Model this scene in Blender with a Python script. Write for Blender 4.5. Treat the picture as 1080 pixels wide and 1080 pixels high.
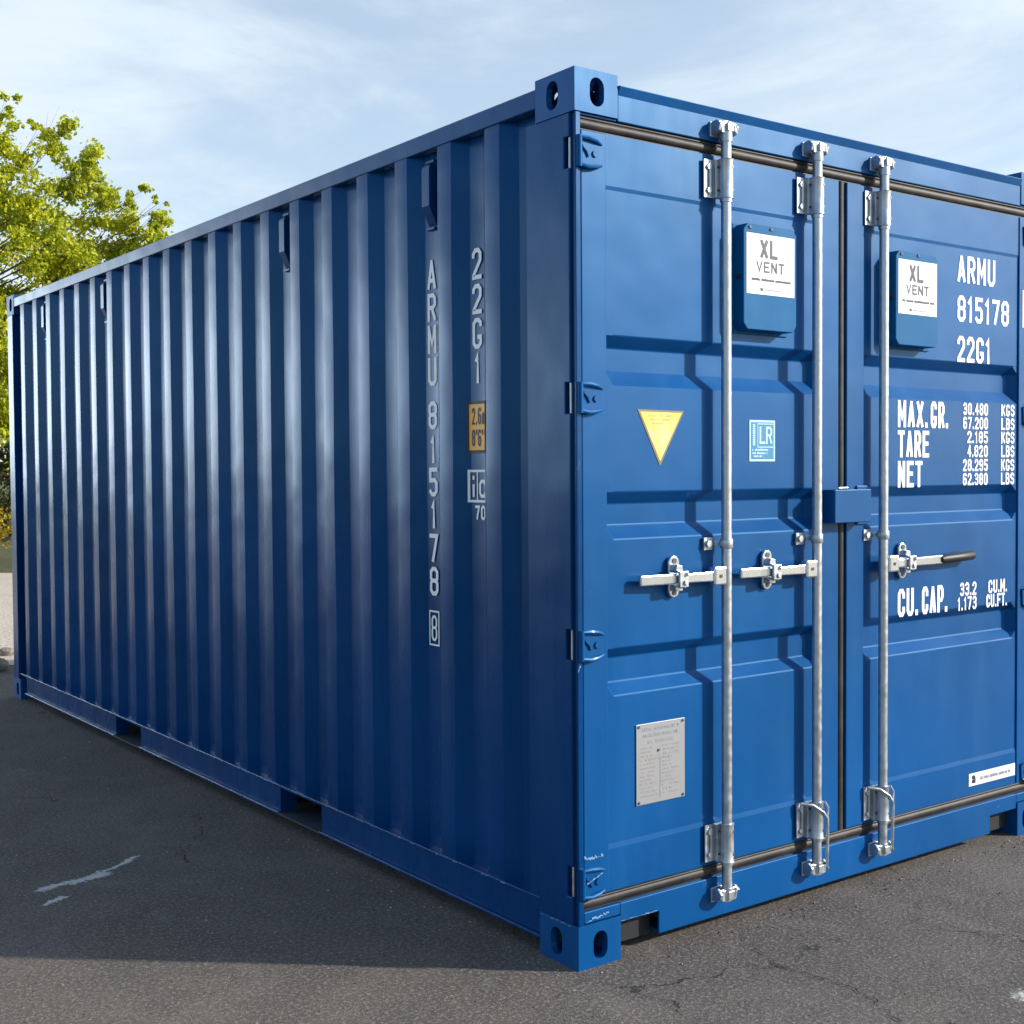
import bpy, bmesh, math, random
from mathutils import Vector, Matrix, noise
R = math.radians
sc = bpy.context.scene
for o in list(bpy.data.objects): bpy.data.objects.remove(o)
COL = sc.collection

# ------------------------------------------------------------------ camera
AZ, PI_, RO, F = 0.932292, -0.032091, -0.006496, 1343.02
CAM = Vector((-2.399, -2.912, 1.4996))
fw = Vector((math.cos(PI_)*math.cos(AZ), math.cos(PI_)*math.sin(AZ), math.sin(PI_)))
rt = Vector((math.sin(AZ), -math.cos(AZ), 0)); up = rt.cross(fw)
c_, s_ = math.cos(RO), math.sin(RO)
r2 = rt*c_ + up*s_; u2 = up*c_ - rt*s_
cd = bpy.data.cameras.new('camera'); cam = bpy.data.objects.new('camera', cd); COL.objects.link(cam)
cam.matrix_world = Matrix(((r2.x, u2.x, -fw.x, CAM.x), (r2.y, u2.y, -fw.y, CAM.y), (r2.z, u2.z, -fw.z, CAM.z), (0, 0, 0, 1)))
cd.sensor_width = 36; cd.lens = F/1080*36; cd.clip_start = .05; cd.clip_end = 3000
sc.camera = cam
sc.render.resolution_x = sc.render.resolution_y = 1024

# ------------------------------------------------------------------ light
SUN_AZ, SUN_EL = R(-41), R(24.5)
sd = Vector((math.cos(SUN_EL)*math.cos(SUN_AZ), math.cos(SUN_EL)*math.sin(SUN_AZ), math.sin(SUN_EL)))
ld = bpy.data.lights.new('sun', 'SUN'); ld.energy = 4.1; ld.angle = R(1.3); ld.color = (1, .94, .86)
sun = bpy.data.objects.new('sun', ld); COL.objects.link(sun)
sun.rotation_euler = sd.to_track_quat('Z', 'Y').to_euler()
W = bpy.data.worlds.new('World'); sc.world = W; W.use_nodes = True
nt = W.node_tree; nt.nodes.clear()
def N(nt, t, **k):
    n = nt.nodes.new(t)
    for a, v in k.items(): setattr(n, a, v)
    return n
def math_(nt, op, a, b=None, clamp=False):
    n = N(nt, 'ShaderNodeMath', operation=op, use_clamp=clamp)
    for i, v in enumerate((a, b)):
        if v is None: continue
        if isinstance(v, (int, float)): n.inputs[i].default_value = v
        else: nt.links.new(v, n.inputs[i])
    return n.outputs[0]
wo = N(nt, 'ShaderNodeOutputWorld'); bg = N(nt, 'ShaderNodeBackground'); bg.inputs[1].default_value = .14
sky = N(nt, 'ShaderNodeTexSky', sky_type='NISHITA', sun_disc=False)
sky.sun_elevation = SUN_EL; sky.sun_rotation = R(90)-SUN_AZ; sky.air_density = 1.0; sky.dust_density = .5; sky.ozone_density = 1.2
tc = N(nt, 'ShaderNodeTexCoord')
mp = N(nt, 'ShaderNodeMapping'); mp.inputs['Scale'].default_value = (1.0, 1.0, 3.4); mp.inputs['Rotation'].default_value = (0, R(8), 0)
nt.links.new(tc.outputs['Generated'], mp.inputs[0])
n1 = N(nt, 'ShaderNodeTexNoise'); n1.inputs['Scale'].default_value = 2.1; n1.inputs['Detail'].default_value = 9; n1.inputs['Roughness'].default_value = .6; n1.inputs['Distortion'].default_value = .5
nt.links.new(mp.outputs[0], n1.inputs[0])
def dotv(az, el):
    d = Vector((math.cos(R(el))*math.cos(R(az)), math.cos(R(el))*math.sin(R(az)), math.sin(R(el))))
    n = N(nt, 'ShaderNodeVectorMath', operation='DOT_PRODUCT'); n.inputs[1].default_value = d
    nt.links.new(tc.outputs['Generated'], n.inputs[0]); return n.outputs['Value']
def mr(sock, *v):
    m_ = N(nt, 'ShaderNodeMapRange', interpolation_type='SMOOTHSTEP'); nt.links.new(sock, m_.inputs[0])
    for i, x in enumerate(v): m_.inputs[i+1].default_value = x
    return m_.outputs[0]
# thin cloud veil kept to the view; rest left clear to limit fill light
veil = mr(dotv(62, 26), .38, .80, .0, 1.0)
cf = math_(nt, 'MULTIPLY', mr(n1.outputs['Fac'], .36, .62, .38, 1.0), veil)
# added glow low in the unseen sky, shaped to put highlights on the side ribs
def rib_glow(az, el, w_az, w_el):
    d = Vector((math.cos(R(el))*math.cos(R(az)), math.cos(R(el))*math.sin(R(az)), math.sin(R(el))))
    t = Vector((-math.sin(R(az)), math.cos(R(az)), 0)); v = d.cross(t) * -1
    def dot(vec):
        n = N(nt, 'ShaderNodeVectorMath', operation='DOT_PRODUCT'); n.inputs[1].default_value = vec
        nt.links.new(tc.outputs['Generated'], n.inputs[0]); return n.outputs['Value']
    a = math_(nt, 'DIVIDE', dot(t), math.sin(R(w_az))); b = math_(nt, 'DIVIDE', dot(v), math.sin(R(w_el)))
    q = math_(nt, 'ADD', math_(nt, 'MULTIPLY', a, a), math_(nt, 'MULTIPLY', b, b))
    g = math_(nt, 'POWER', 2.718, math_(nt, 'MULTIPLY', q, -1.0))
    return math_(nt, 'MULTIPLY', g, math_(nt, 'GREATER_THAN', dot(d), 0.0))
RIB_GLOWS = [(110, 3, 16, 5, 7.5)]
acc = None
for az, el, wa, we, k in RIB_GLOWS:
    g = math_(nt, 'MULTIPLY', rib_glow(az, el, wa, we), k)
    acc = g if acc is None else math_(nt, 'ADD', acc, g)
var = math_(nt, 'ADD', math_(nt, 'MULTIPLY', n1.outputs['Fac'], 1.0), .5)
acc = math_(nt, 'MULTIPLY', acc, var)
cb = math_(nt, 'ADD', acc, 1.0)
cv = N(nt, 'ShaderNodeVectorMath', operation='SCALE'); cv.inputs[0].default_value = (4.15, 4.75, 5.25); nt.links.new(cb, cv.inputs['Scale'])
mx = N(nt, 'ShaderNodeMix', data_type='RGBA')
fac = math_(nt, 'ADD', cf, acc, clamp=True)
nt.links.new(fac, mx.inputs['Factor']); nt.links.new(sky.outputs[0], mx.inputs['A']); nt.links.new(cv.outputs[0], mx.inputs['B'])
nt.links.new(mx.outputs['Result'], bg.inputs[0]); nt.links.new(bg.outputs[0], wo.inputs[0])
sc.view_settings.view_transform = 'Standard'; sc.view_settings.look = 'None'
sc.view_settings.exposure = 0.5; sc.view_settings.gamma = 1

# ------------------------------------------------------------------ helpers
def ob(name, me, parent=None, mat=None, smooth=None, bevel=0, **props):
    o = bpy.data.objects.new(name, me); COL.objects.link(o)
    if mat is not None:
        for m in (mat if isinstance(mat, (list, tuple)) else [mat]): me.materials.append(m)
    if parent: o.parent = parent
    if bevel:
        b = o.modifiers.new('bevel', 'BEVEL'); b.width = bevel; b.segments = 2; b.limit_method = 'ANGLE'; b.angle_limit = R(40)
        b.harden_normals = False
    if smooth is not None:
        for p in me.polygons: p.use_smooth = True
        try: me.set_sharp_from_angle(angle=R(smooth))
        except Exception: pass
    for k, v in props.items(): o[k] = v
    return o
def empty(name, loc=(0, 0, 0), **props):
    o = bpy.data.objects.new(name, None); o.location = loc; COL.objects.link(o); o.empty_display_size = .2
    for k, v in props.items(): o[k] = v
    return o
class MB:
    def __init__(s): s.v = []; s.f = []; s.m = []
    def face(s, pts, m=0):
        n = len(s.v); s.v += [tuple(p) for p in pts]; s.f.append(tuple(range(n, n+len(pts)))); s.m.append(m)
    def box(s, x0, x1, y0, y1, z0, z1, m=0):
        n = len(s.v)
        s.v += [(x0,y0,z0),(x1,y0,z0),(x1,y1,z0),(x0,y1,z0),(x0,y0,z1),(x1,y0,z1),(x1,y1,z1),(x0,y1,z1)]
        for f in ((0,3,2,1),(4,5,6,7),(0,1,5,4),(1,2,6,5),(2,3,7,6),(3,0,4,7)):
            s.f.append(tuple(n+i for i in f)); s.m.append(m)
    def prism(s, poly, axis, a, b, m=0):
        """poly: 2D points of the two other axes (cyclic order xyz without axis)"""
        def P(p, t):
            return {0: (t, p[0], p[1]), 1: (p[0], t, p[1]), 2: (p[0], p[1], t)}[axis]
        n = len(s.v); k = len(poly)
        s.v += [P(p, a) for p in poly] + [P(p, b) for p in poly]
        s.f.append(tuple(range(n, n+k))); s.m.append(m)
        s.f.append(tuple(range(n+2*k-1, n+k-1, -1))); s.m.append(m)
        for i in range(k):
            j = (i+1) % k; s.f.append((n+i, n+k+i, n+k+j, n+j)); s.m.append(m)
    def tube(s, pts, rad, seg=10, m=0, cap=True):
        pts = [Vector(p) for p in pts]
        if not isinstance(rad, (list, tuple)): rad = [rad]*len(pts)
        ref = None; rings = []
        for i, p in enumerate(pts):
            t = (pts[min(i+1, len(pts)-1)]-pts[max(i-1, 0)])
            if t.length < 1e-9: t = Vector((0, 0, 1))
            t.normalize()
            if ref is None:
                ref = Vector((1, 0, 0)) if abs(t.x) < .8 else Vector((0, 1, 0))
            a = (ref - t*ref.dot(t)).normalized(); ref = a; b = t.cross(a)
            n = len(s.v)
            for k in range(seg):
                an = 2*math.pi*k/seg
                s.v.append(tuple(p + (a*math.cos(an)+b*math.sin(an))*rad[i]))
            rings.append(n)
        for i in range(len(rings)-1):
            A, B = rings[i], rings[i+1]
            for k in range(seg):
                j = (k+1) % seg; s.f.append((A+k, A+j, B+j, B+k)); s.m.append(m)
        if cap:
            s.f.append(tuple(rings[0]+k for k in range(seg-1, -1, -1))); s.m.append(m)
            s.f.append(tuple(rings[-1]+k for k in range(seg))); s.m.append(m)
    def mesh(s, name='m', fix=True):
        me = bpy.data.meshes.new(name); me.from_pydata(s.v, [], s.f)
        for i, p in enumerate(me.polygons): p.material_index = s.m[i]
        if fix:
            bm = bmesh.new(); bm.from_mesh(me); bmesh.ops.recalc_face_normals(bm, faces=bm.faces); bm.to_mesh(me); bm.free()
        me.update(); return me
    def build(s, name, mat, parent=None, fix=True, **k): return ob(name, s.mesh(name, fix), parent, mat, **k)
def stadium(cx, cy, w, h, n=8):
    r = w/2; out = []
    for i in range(n+1):
        a = math.pi*i/n; out.append((cx+r*math.cos(a), cy+(h/2-r)+r*math.sin(a)))
    for i in range(n+1):
        a = math.pi+math.pi*i/n; out.append((cx+r*math.cos(a), cy-(h/2-r)+r*math.sin(a)))
    return out
def boolean(me, cutters):
    """cut meshes out of a mesh; returns a new mesh, helpers removed"""
    o = bpy.data.objects.new('tmp', me); COL.objects.link(o); cs = []
    for c in cutters:
        k = bpy.data.objects.new('cut', c); COL.objects.link(k); cs.append(k)
        m = o.modifiers.new('b', 'BOOLEAN'); m.object = k; m.operation = 'DIFFERENCE'; m.solver = 'EXACT'
    dg = bpy.context.evaluated_depsgraph_get(); dg.update()
    out = bpy.data.meshes.new_from_object(o.evaluated_get(dg))
    for k in cs+[o]: bpy.data.objects.remove(k)
    return out

# ------------------------------------------------------------------ materials
def mat(name, col=(.5, .5, .5), rough=.5, metal=0, spec=.5, coat=0):
    m = bpy.data.materials.new(name); m.use_nodes = True; b = m.node_tree.nodes['Principled BSDF']
    b.inputs['Base Color'].default_value = (*col, 1); b.inputs['Roughness'].default_value = rough
    b.inputs['Metallic'].default_value = metal; b.inputs['Specular IOR Level'].default_value = spec
    b.inputs['Coat Weight'].default_value = coat
    return m
def tex(nt, scale, detail=4, rough=.5, stretch=(1, 1, 1), dist=0, coord='Object', typ='ShaderNodeTexNoise'):
    t = N(nt, 'ShaderNodeTexCoord'); mp = N(nt, 'ShaderNodeMapping'); mp.inputs['Scale'].default_value = stretch
    nt.links.new(t.outputs[coord], mp.inputs[0]); n = N(nt, typ); nt.links.new(mp.outputs[0], n.inputs[0])
    n.inputs['Scale'].default_value = scale
    if typ == 'ShaderNodeTexNoise':
        n.inputs['Detail'].default_value = detail; n.inputs['Roughness'].default_value = rough; n.inputs['Distortion'].default_value = dist
    return n
def rng(nt, sock, a, b, c, d):
    r = N(nt, 'ShaderNodeMapRange'); nt.links.new(sock, r.inputs[0])
    for i, v in enumerate((a, b, c, d)): r.inputs[i+1].default_value = v
    return r.outputs[0]
def mixc(nt, f, A, B):
    m = N(nt, 'ShaderNodeMix', data_type='RGBA')
    if isinstance(f, float): m.inputs['Factor'].default_value = f
    else: nt.links.new(f, m.inputs['Factor'])
    for k, v in (('A', A), ('B', B)):
        if isinstance(v, tuple): m.inputs[k].default_value = (*v, 1)
        else: nt.links.new(v, m.inputs[k])
    return m.outputs['Result']
def bump(nt, b, sock, strength, dist):
    n = N(nt, 'ShaderNodeBump'); n.inputs['Strength'].default_value = strength; n.inputs['Distance'].default_value = dist
    nt.links.new(sock, n.inputs['Height'])
    prev = b.inputs['Normal'].links
    if prev: nt.links.new(prev[0].from_socket, n.inputs['Normal'])
    nt.links.new(n.outputs[0], b.inputs['Normal'])

def paint(name, col, rough=.40, streak=.18, coat=.06, crough=.16, tint=(.20, .62, 1)):
    m = mat(name, col, rough, 0, .38, coat); nt = m.node_tree; b = nt.nodes['Principled BSDF']; b.inputs['Coat Roughness'].default_value = crough; b.inputs['Specular Tint'].default_value = (*tint, 1)
    big = tex(nt, 1.3, 3); fine = tex(nt, 9, 6, .6, (1, 1, .12)); fleck = tex(nt, 120, 2, .5, (1, 1, 1.5)); area = tex(nt, 3.1, 3)
    c2 = tuple(min(1, c*1.22) for c in col); c1 = tuple(c*.86 for c in col)
    c = mixc(nt, rng(nt, big.outputs['Fac'], .3, .7, 0, 1), c1, c2)
    dust = (.02, .13, .33)
    c = mixc(nt, rng(nt, fine.outputs['Fac'], .50, .82, 0, streak), c, dust)
    # tiny chips to primer
    ch = math_(nt, 'MULTIPLY', rng(nt, fleck.outputs['Fac'], .79, .81, 0, 1), rng(nt, area.outputs['Fac'], .5, .62, 0, 1))
    c = mixc(nt, ch, c, (.33, .40, .47))
    nt.links.new(c, b.inputs['Base Color'])
    nt.links.new(rng(nt, fine.outputs['Fac'], .2, .8, rough-.05, rough+.10), b.inputs['Roughness'])
    wob = tex(nt, 2.4, 2); bump(nt, b, wob.outputs['Fac'], .32, .03)
    op = tex(nt, 260, 2); bump(nt, b, op.outputs['Fac'], .05, .0006)
    return m
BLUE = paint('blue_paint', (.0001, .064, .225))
BLUE_SHADE = paint('blue_paint_shaded', (.0001, .040, .155), .25, .04, .05, .14, (.22, .62, 1))  # same blue as the doors, darkened: shade of the long side put into the colour
def galv():
    m = mat('galvanised_steel', (.62, .65, .68), .34, .8); nt = m.node_tree; b = nt.nodes['Principled BSDF']
    n = tex(nt, 40, 3); g = tex(nt, 9, 4)
    c = mixc(nt, rng(nt, n.outputs['Fac'], .3, .7, 0, 1), (.42, .46, .50), (.58, .62, .66))
    c = mixc(nt, rng(nt, g.outputs['Fac'], .5, .75, 0, .5), c, (.40, .42, .44))
    nt.links.new(c, b.inputs['Base Color']); nt.links.new(rng(nt, n.outputs['Fac'], .3, .7, .3, .5), b.inputs['Roughness'])
    return m
GALV = galv()
ZINC = mat('bright_zinc', (.62, .68, .74), .24, .9)
DSTEEL = mat('dark_steel', (.10, .11, .12), .45, .7)
def rubber():
    m = mat('rubber_gasket', (.05, .042, .036), .55, 0, .4); nt = m.node_tree; b = nt.nodes['Principled BSDF']
    n = tex(nt, 7, 5, .6); c = mixc(nt, rng(nt, n.outputs['Fac'], .4, .75, 0, 1), (.012, .011, .011), (.050, .044, .038))
    nt.links.new(c, b.inputs['Base Color']); bump(nt, b, n.outputs['Fac'], .3, .01)
    return m
RUB = rubber()
GRIP = mat('black_grip', (.012, .012, .013), .5)
WHITE = mat('white_marking', (.90, .91, .92), .45)
LABEL = mat('white_label', (.80, .81, .83), .35)
INK = mat('dark_ink', (.02, .022, .04), .5)
GREY = mat('grey_ink', (.30, .31, .34), .5)
TEAL = paint('vent_paint', (.0003, .074, .205), .55, .05, .0, .3)
VOID = mat('hollow_shade', (.01, .012, .016), .8)  # near-black: shade in hollows and under the floor put into the colour
PRIMER = mat('scuffed_primer', (.16, .30, .50), .6)

# ------------------------------------------------------------------ container
L_, W_, H_ = 5.98, 2.445, 2.685
box = empty('shipping_container', (0, 0, 0), label='blue corrugated steel shipping container with white ARMU 815178 lettering, standing on the asphalt', category='shipping container')
# corner castings
def casting(x0, x1, y0, y1, z0, z1, bottom):
    b = MB(); b.box(x0, x1, y0, y1, z0, z1)
    t = .022
    inn = MB(); inn.box(x0+t, x1-t, y0+t, y1-t, z0+t, z1-t)
    cut = [inn.mesh()]
    zc = (z0+z1)/2 - (.003 if bottom else -.001)
    yh = (y0+y1)/2+.012 if y0 < 1 else (y0+y1)/2-.012
    c = MB(); c.prism(stadium((x0+x1)/2+(.002 if x0 < 1 else -.002), zc, .056, .086), 1, y0-.05, y1+.05) ; cut.append(c.mesh())
    c = MB(); c.prism(stadium(yh, zc, .056, .086), 0, x0-.05, x1+.05); cut.append(c.mesh())
    me = boolean(b.mesh(), cut)
    bm = bmesh.new(); bm.from_mesh(me); bmesh.ops.recalc_face_normals(bm, faces=bm.faces); bm.to_mesh(me); bm.free()
    me.materials.clear()
    return ob('corner_casting', me, box, BLUE, bevel=.009)
for (x0, x1) in ((0-.002, .166), (W_-.130, W_+.002)):
    for (y0, y1) in ((-.003, .186), (L_-.16, L_+.003)):
        casting(x0, x1, y0, y1, 0.0, .133, True)
        casting(x0, x1, y0, y1, 2.557, H_, False)
# front corner posts with hinge slots
def post(profile, slots):
    b = MB(); b.prism(profile, 2, .133, 2.557)
    cut = []
    for z in slots:
        c = MB(); xs = -.02 if profile[0][0] < 1 else W_-.022
        c.box(xs, xs+.042, .026, .052, z-.046, z+.046); cut.append(c.mesh())
    me = boolean(b.mesh(), cut) if cut else b.mesh()
    me.materials.clear(); return ob('corner_post', me, box, BLUE_SHADE, bevel=.003)
HZ = (2.440, 1.716, .978, .262)
pl = [(0, .237), (0, .028), (.014, .023), (.014, .010), (.002, .007), (.002, 0), (.022, 0), (.022, .062), (.14, .062), (.14, .12), (.05, .237)]
post(pl, HZ)
post([(W_-x, y) for x, y in reversed(pl)], HZ)
post([(0, L_), (0, L_-.115), (.06, L_-.115), (.06, L_-.06), (.15, L_-.06), (.15, L_)], ())
post([(W_, L_), (W_, L_-.115), (W_-.06, L_-.115), (W_-.06, L_-.06), (W_-.15, L_-.06), (W_-.15, L_)], ())
# corrugated side walls
C0, PER, FL, SL, DEP = .422, .2753, .080, .0577, .036
X0 = .005
def corr(y):
    """depth of the side wall's outer face behind x = X0"""
    if y > L_-.27 or y < C0-FL/2-SL: return DEP
    u = (y-C0+PER/2) % PER - PER/2; u = abs(u)
    if u < FL/2: return 0.0
    if u < FL/2+SL: return DEP*(u-FL/2)/SL
    return DEP
ys = [(.20, DEP), (C0-FL/2-SL, DEP)]
for k in range(20):
    c = C0+k*PER
    ys += [(c-FL/2, 0), (c+FL/2, 0), (c+FL/2+SL, DEP)]
    if k < 19: ys += [(c+PER-FL/2-SL, DEP)]
ys += [(L_-.08, DEP)]
for side in (0, 1):
    b = MB(); pts = []
    for i, (y, d) in enumerate(ys):      # small bend radius at every fold
        pts.append((y, d))
    n = 26; zs = [.172+(2.606-.172)*i/n for i in range(n+1)]
    for i in range(len(pts)-1):
        for j in range(n):
            q = []
            for (y, d), z in ((pts[i], zs[j]), (pts[i+1], zs[j]), (pts[i+1], zs[j+1]), (pts[i], zs[j+1])):
                x = X0+d+.0030*noise.noise(Vector((y*1.7+side*9, z*1.3, d*20)))+.0012*noise.noise(Vector((y*5, z*3.1, 4))); q.append((x if side == 0 else W_-x, y, z))
            b.face(q)
    me = b.mesh(fix=False)
    bm = bmesh.new(); bm.from_mesh(me); bmesh.ops.remove_doubles(bm, verts=bm.verts, dist=1e-5)
    bmesh.ops.recalc_face_normals(bm, faces=bm.faces); bm.to_mesh(me); bm.free()
    o = ob('side_wall', me, box, BLUE_SHADE)
    s = o.modifiers.new('sol', 'SOLIDIFY'); s.thickness = .003; s.offset = 0
    bv = o.modifiers.new('bev', 'BEVEL'); bv.width = .006; bv.segments = 3; bv.limit_method = 'ANGLE'; bv.angle_limit = R(20)
    for p in me.polygons: p.use_smooth = True
    me.set_sharp_from_angle(angle=R(60))
# rear wall and roof (corrugated)
b = MB(); k = 0; x = .15
px = [(.10, 0)]
while x < W_-.2:
    px += [(x, 0), (x+.05, .03), (x+.13, .03), (x+.18, 0)]; x += .26
px += [(W_-.10, 0)]
for i in range(len(px)-1):
    b.face([(px[i][0], L_-.02-px[i][1], .16), (px[i+1][0], L_-.02-px[i+1][1], .16), (px[i+1][0], L_-.02-px[i+1][1], 2.6), (px[i][0], L_-.02-px[i][1], 2.6)])
b.build('rear_wall', BLUE_SHADE, box)
b = MB(); y = .1; py = [(.05, 0)]
while y < L_-.25:
    py += [(y, 0), (y+.03, .018), (y+.09, .018), (y+.12, 0)]; y += .21
py += [(L_-.05, 0)]
for i in range(len(py)-1):
    b.face([(.03, py[i][0], 2.640-py[i][1]), (W_-.03, py[i][0], 2.640-py[i][1]), (W_-.03, py[i+1][0], 2.640-py[i+1][1]), (.03, py[i+1][0], 2.640-py[i+1][1])])
b.build('roof', BLUE, box)
# rails
def raild(side):
    S = (lambda x: x) if side == 0 else (lambda x: W_-x)
    b = MB(); b.prism([(S(0), 2.602), (S(.060), 2.602), (S(.060), 2.662), (S(0), 2.662)], 1, .186, L_-.16)
    # prism for axis 1 wants (x,z)
    b.build('top_rail', BLUE_SHADE, box, bevel=.004)
    b = MB(); z0, z1 = .047, .176
    segs = [(.186, 1.634), (2.00, 3.645), (4.02, 5.72)]
    b.prism([(S(-.002), .164), (S(.085), .164), (S(.085), z1), (S(-.002), z1)], 1, .186, L_-.16)   # top flange
    for a, c in segs:
        b.prism([(S(.010), z0+.010), (S(.018), z0+.010), (S(.018), .164), (S(.010), .164)], 1, a, c)
        b.prism([(S(-.004), z0), (S(.075), z0), (S(.075), z0+.010), (S(-.004), z0+.010)], 1, a, c)
        for e in (a, c):
            b.box(min(S(.018), S(.09)), max(S(.018), S(.09)), e-(.006 if e == c else 0), e+(.006 if e == a else 0), z0+.010, .164)
    b.build('bottom_rail', BLUE_SHADE, box, bevel=.002)
raild(0); raild(1)
# pockets (steel tunnels under the floor) and floor
for a, c in ((1.640, 1.994), (3.651, 4.014)):
    b = MB(); b.box(.03, W_-.03, a, c, .152, .162); b.build('forklift_pocket', VOID, box)
DUSTY = paint('dusty_paint', (.05, .05, .05), .7, .5)
for a, c in ((1.634, 2.0), (3.645, 4.02)):
    b = MB(); b.box(-.004, W_+.004, a+.001, c-.001, .0475, .0545); b.build('pocket_strap', DUSTY, box)
b = MB(); b.box(.095, W_-.095, .12, L_-.1, .166, .19)
for i in range(18):
    y = .2+i*.315
    if 1.60 < y < 2.04 or 3.61 < y < 4.06: continue
    b.box(.095, W_-.095, y, y+.045, .055, .166)
b.build('floor', VOID, box)
# header and sill
b = MB()
xa, xb = .168, W_-.132
b.prism([(0, 2.549), (0, 2.627), (-.011, 2.656), (.10, 2.656), (.10, 2.549)], 0, xa, xb)
b.box(.022, .166, .004, .06, 2.549, 2.556); b.box(W_-.13, W_-.022, .004, .06, 2.549, 2.556)
b.build('door_header', BLUE, box, bevel=.003)
b = MB()
b.prism([(.168, .112), (.330, .112), (.330, .040), (2.130, .040), (2.130, .112), (W_-.132, .112), (W_-.132, .172), (.168, .172)], 1, .002, .012)
b.box(.024, .168, .002, .060, .136, .172); b.box(W_-.132, W_-.024, .002, .060, .136, .172)
b.box(.168, W_-.132, .012, .10, .160, .172); b.box(.332, 2.128, .012, .10, .040, .050)
b.build('door_sill', BLUE, box, bevel=.003)
for xa, xb in ((.168, .330), (2.13, W_-.14)):
    b = MB(); b.box(xa, xb, .045, .12, .03, .158); b.build('notch_shade_block', VOID, box)  # dark block stands in for the shade inside the sill notches
# gaskets
b = MB()
for zc in (.194, 2.528):
    b.box(.024, W_-.024, .012, .03, zc-.020, zc+.020)
    for dz, r in ((-.001, .0165),):
        b.tube([(.024, .0205, zc+dz), (.7, .0195, zc+dz+.0006), (W_/2, .0200, zc+dz), (W_-.024, .0205, zc+dz)], r+.001, 20); b.tube([(.024, .0085, zc+.0135), (W_-.024, .0085, zc+.0165)], .0045, 8)
for xc in (1.219,):
    b.box(1.198, 1.240, .014, .03, .214, 2.508)
    for dx, r in ((0, .0160),):
        b.tube([(xc+dx, .0215, .214), (xc+dx, .0205, 1.3), (xc+dx, .0215, 2.508)], r+.001, 20)
b.build('door_gasket', RUB, box, smooth=50)
# doors
PROF = [(.215, .0075), (.344, .0075), (.360, .010), (.811, .010), (.848, .046), (.924, .046), (.957, .010), (1.290, .010), (1.332, .046),
        (1.398, .046), (1.434, .010), (1.757, .010), (1.804, .046), (1.873, .046), (1.908, .010), (2.343, .010), (2.355, .0075), (2.507, .0075)]
def door(sx0, px0, px1, sx1):
    b = MB(); E_ = .033
    def pt(x, z, d, edge):
        if edge and d > .011: d = .010
        return (x, d, z)
    cols = [(px0, True), (px0+E_, False)]
    nsub = 5
    for i in range(1, nsub): cols.append((px0+E_+(px1-px0-2*E_)*i/nsub, False))
    cols += [(px1-E_, False), (px1, True)]
    for i in range(len(PROF)-1):
        (z0, d0), (z1, d1) = PROF[i], PROF[i+1]
        for j in range(len(cols)-1):
            (xa, ea), (xb, eb) = cols[j], cols[j+1]
            b.face([pt(xa, z0, d0, ea), pt(xb, z0, d0, eb), pt(xb, z1, d1, eb), pt(xa, z1, d1, ea)])
    me = b.mesh(fix=False)
    b2 = MB()
    b2.box(sx0, px0+.002, .003, .05, .215, 2.507)
    b2.box(px1-.002, sx1, .003, .05, .215, 2.507)
    bm = bmesh.new(); bm.from_mesh(me); bmesh.ops.remove_doubles(bm, verts=bm.verts, dist=1e-5)
    b2m = b2.mesh(); bm.from_mesh(b2m); bmesh.ops.recalc_face_normals(bm, faces=bm.faces)
    bm.to_mesh(me); bm.free()
    o = ob('door', me, box, BLUE, bevel=.003)
    return o
doorL = door(.026, .121, 1.104, 1.197)
doorR = door(1.241, 1.334, 2.317, W_-.026)
doorL['label'] = 'left door leaf with yellow triangle and data plate'; doorR['label'] = 'right door leaf with white weight lettering'
# hinges
def hinge(par, x0, sgn, z):
    b = MB(); X = lambda d: x0+sgn*d
    b.tube([(X(.014), -.004, z-.046), (X(.014), -.004, z+.046)], .0095, 14)
    b.prism([(X(.018), z-.044), (X(.060), z-.046), (X(.102), z-.036), (X(.106), z+.030), (X(.070), z+.040), (X(.018), z+.044)], 1, -.004, .006)
    for s in (-1, 1):   # raised ribs
        pts = [(X(.016), -.008, z+s*.040), (X(.045), -.010, z+s*.042-.002), (X(.075), -.009, z+s*.038-.002), (X(.100), -.004, z+s*.031-.003)]
        b.tube(pts, [.006, .007, .0065, .004], 8)
    b.tube([(X(.024), -.007, z+.016), (X(.040), -.007, z+.002), (X(.048), -.006, z-.014)], .004, 6)
    b.tube([(X(.074), -.004, z-.002), (X(.074), -.009, z-.002)], .010, 14)
    b.build('hinge', BLUE, par, smooth=40)
for z in HZ: hinge(doorL, 0, 1, z); hinge(doorR, W_, -1, z)
# hinge pins standing in the slots
for z in HZ:
    for x in (.010, W_-.010):
        b = MB(); b.tube([(x, .034, z-.045), (x, .034, z+.045)], .0045, 8); b.build('hinge_pin', GALV, box, smooth=50)

# anti-rack box over the door joint
b = MB(); b.prism([(1.114, 0.003), (1.114, -.050), (1.311, -.050), (1.311, .003), (1.303, .003), (1.303, -.042), (1.122, -.042), (1.122, .003)], 2, 1.312, 1.428)
b.box(1.122, 1.303, -.042, -.030, 1.314, 1.426)
b.box(1.290, 1.350, -.004, .003, 1.30, 1.44)
b.build('joint_cover', BLUE, box, bevel=.003)
b = MB(); b.tube([(1.137, -.046, 1.434), (1.185, -.046, 1.434)], .003, 8)
b.build('seal_wire', GALV, box)

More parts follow.
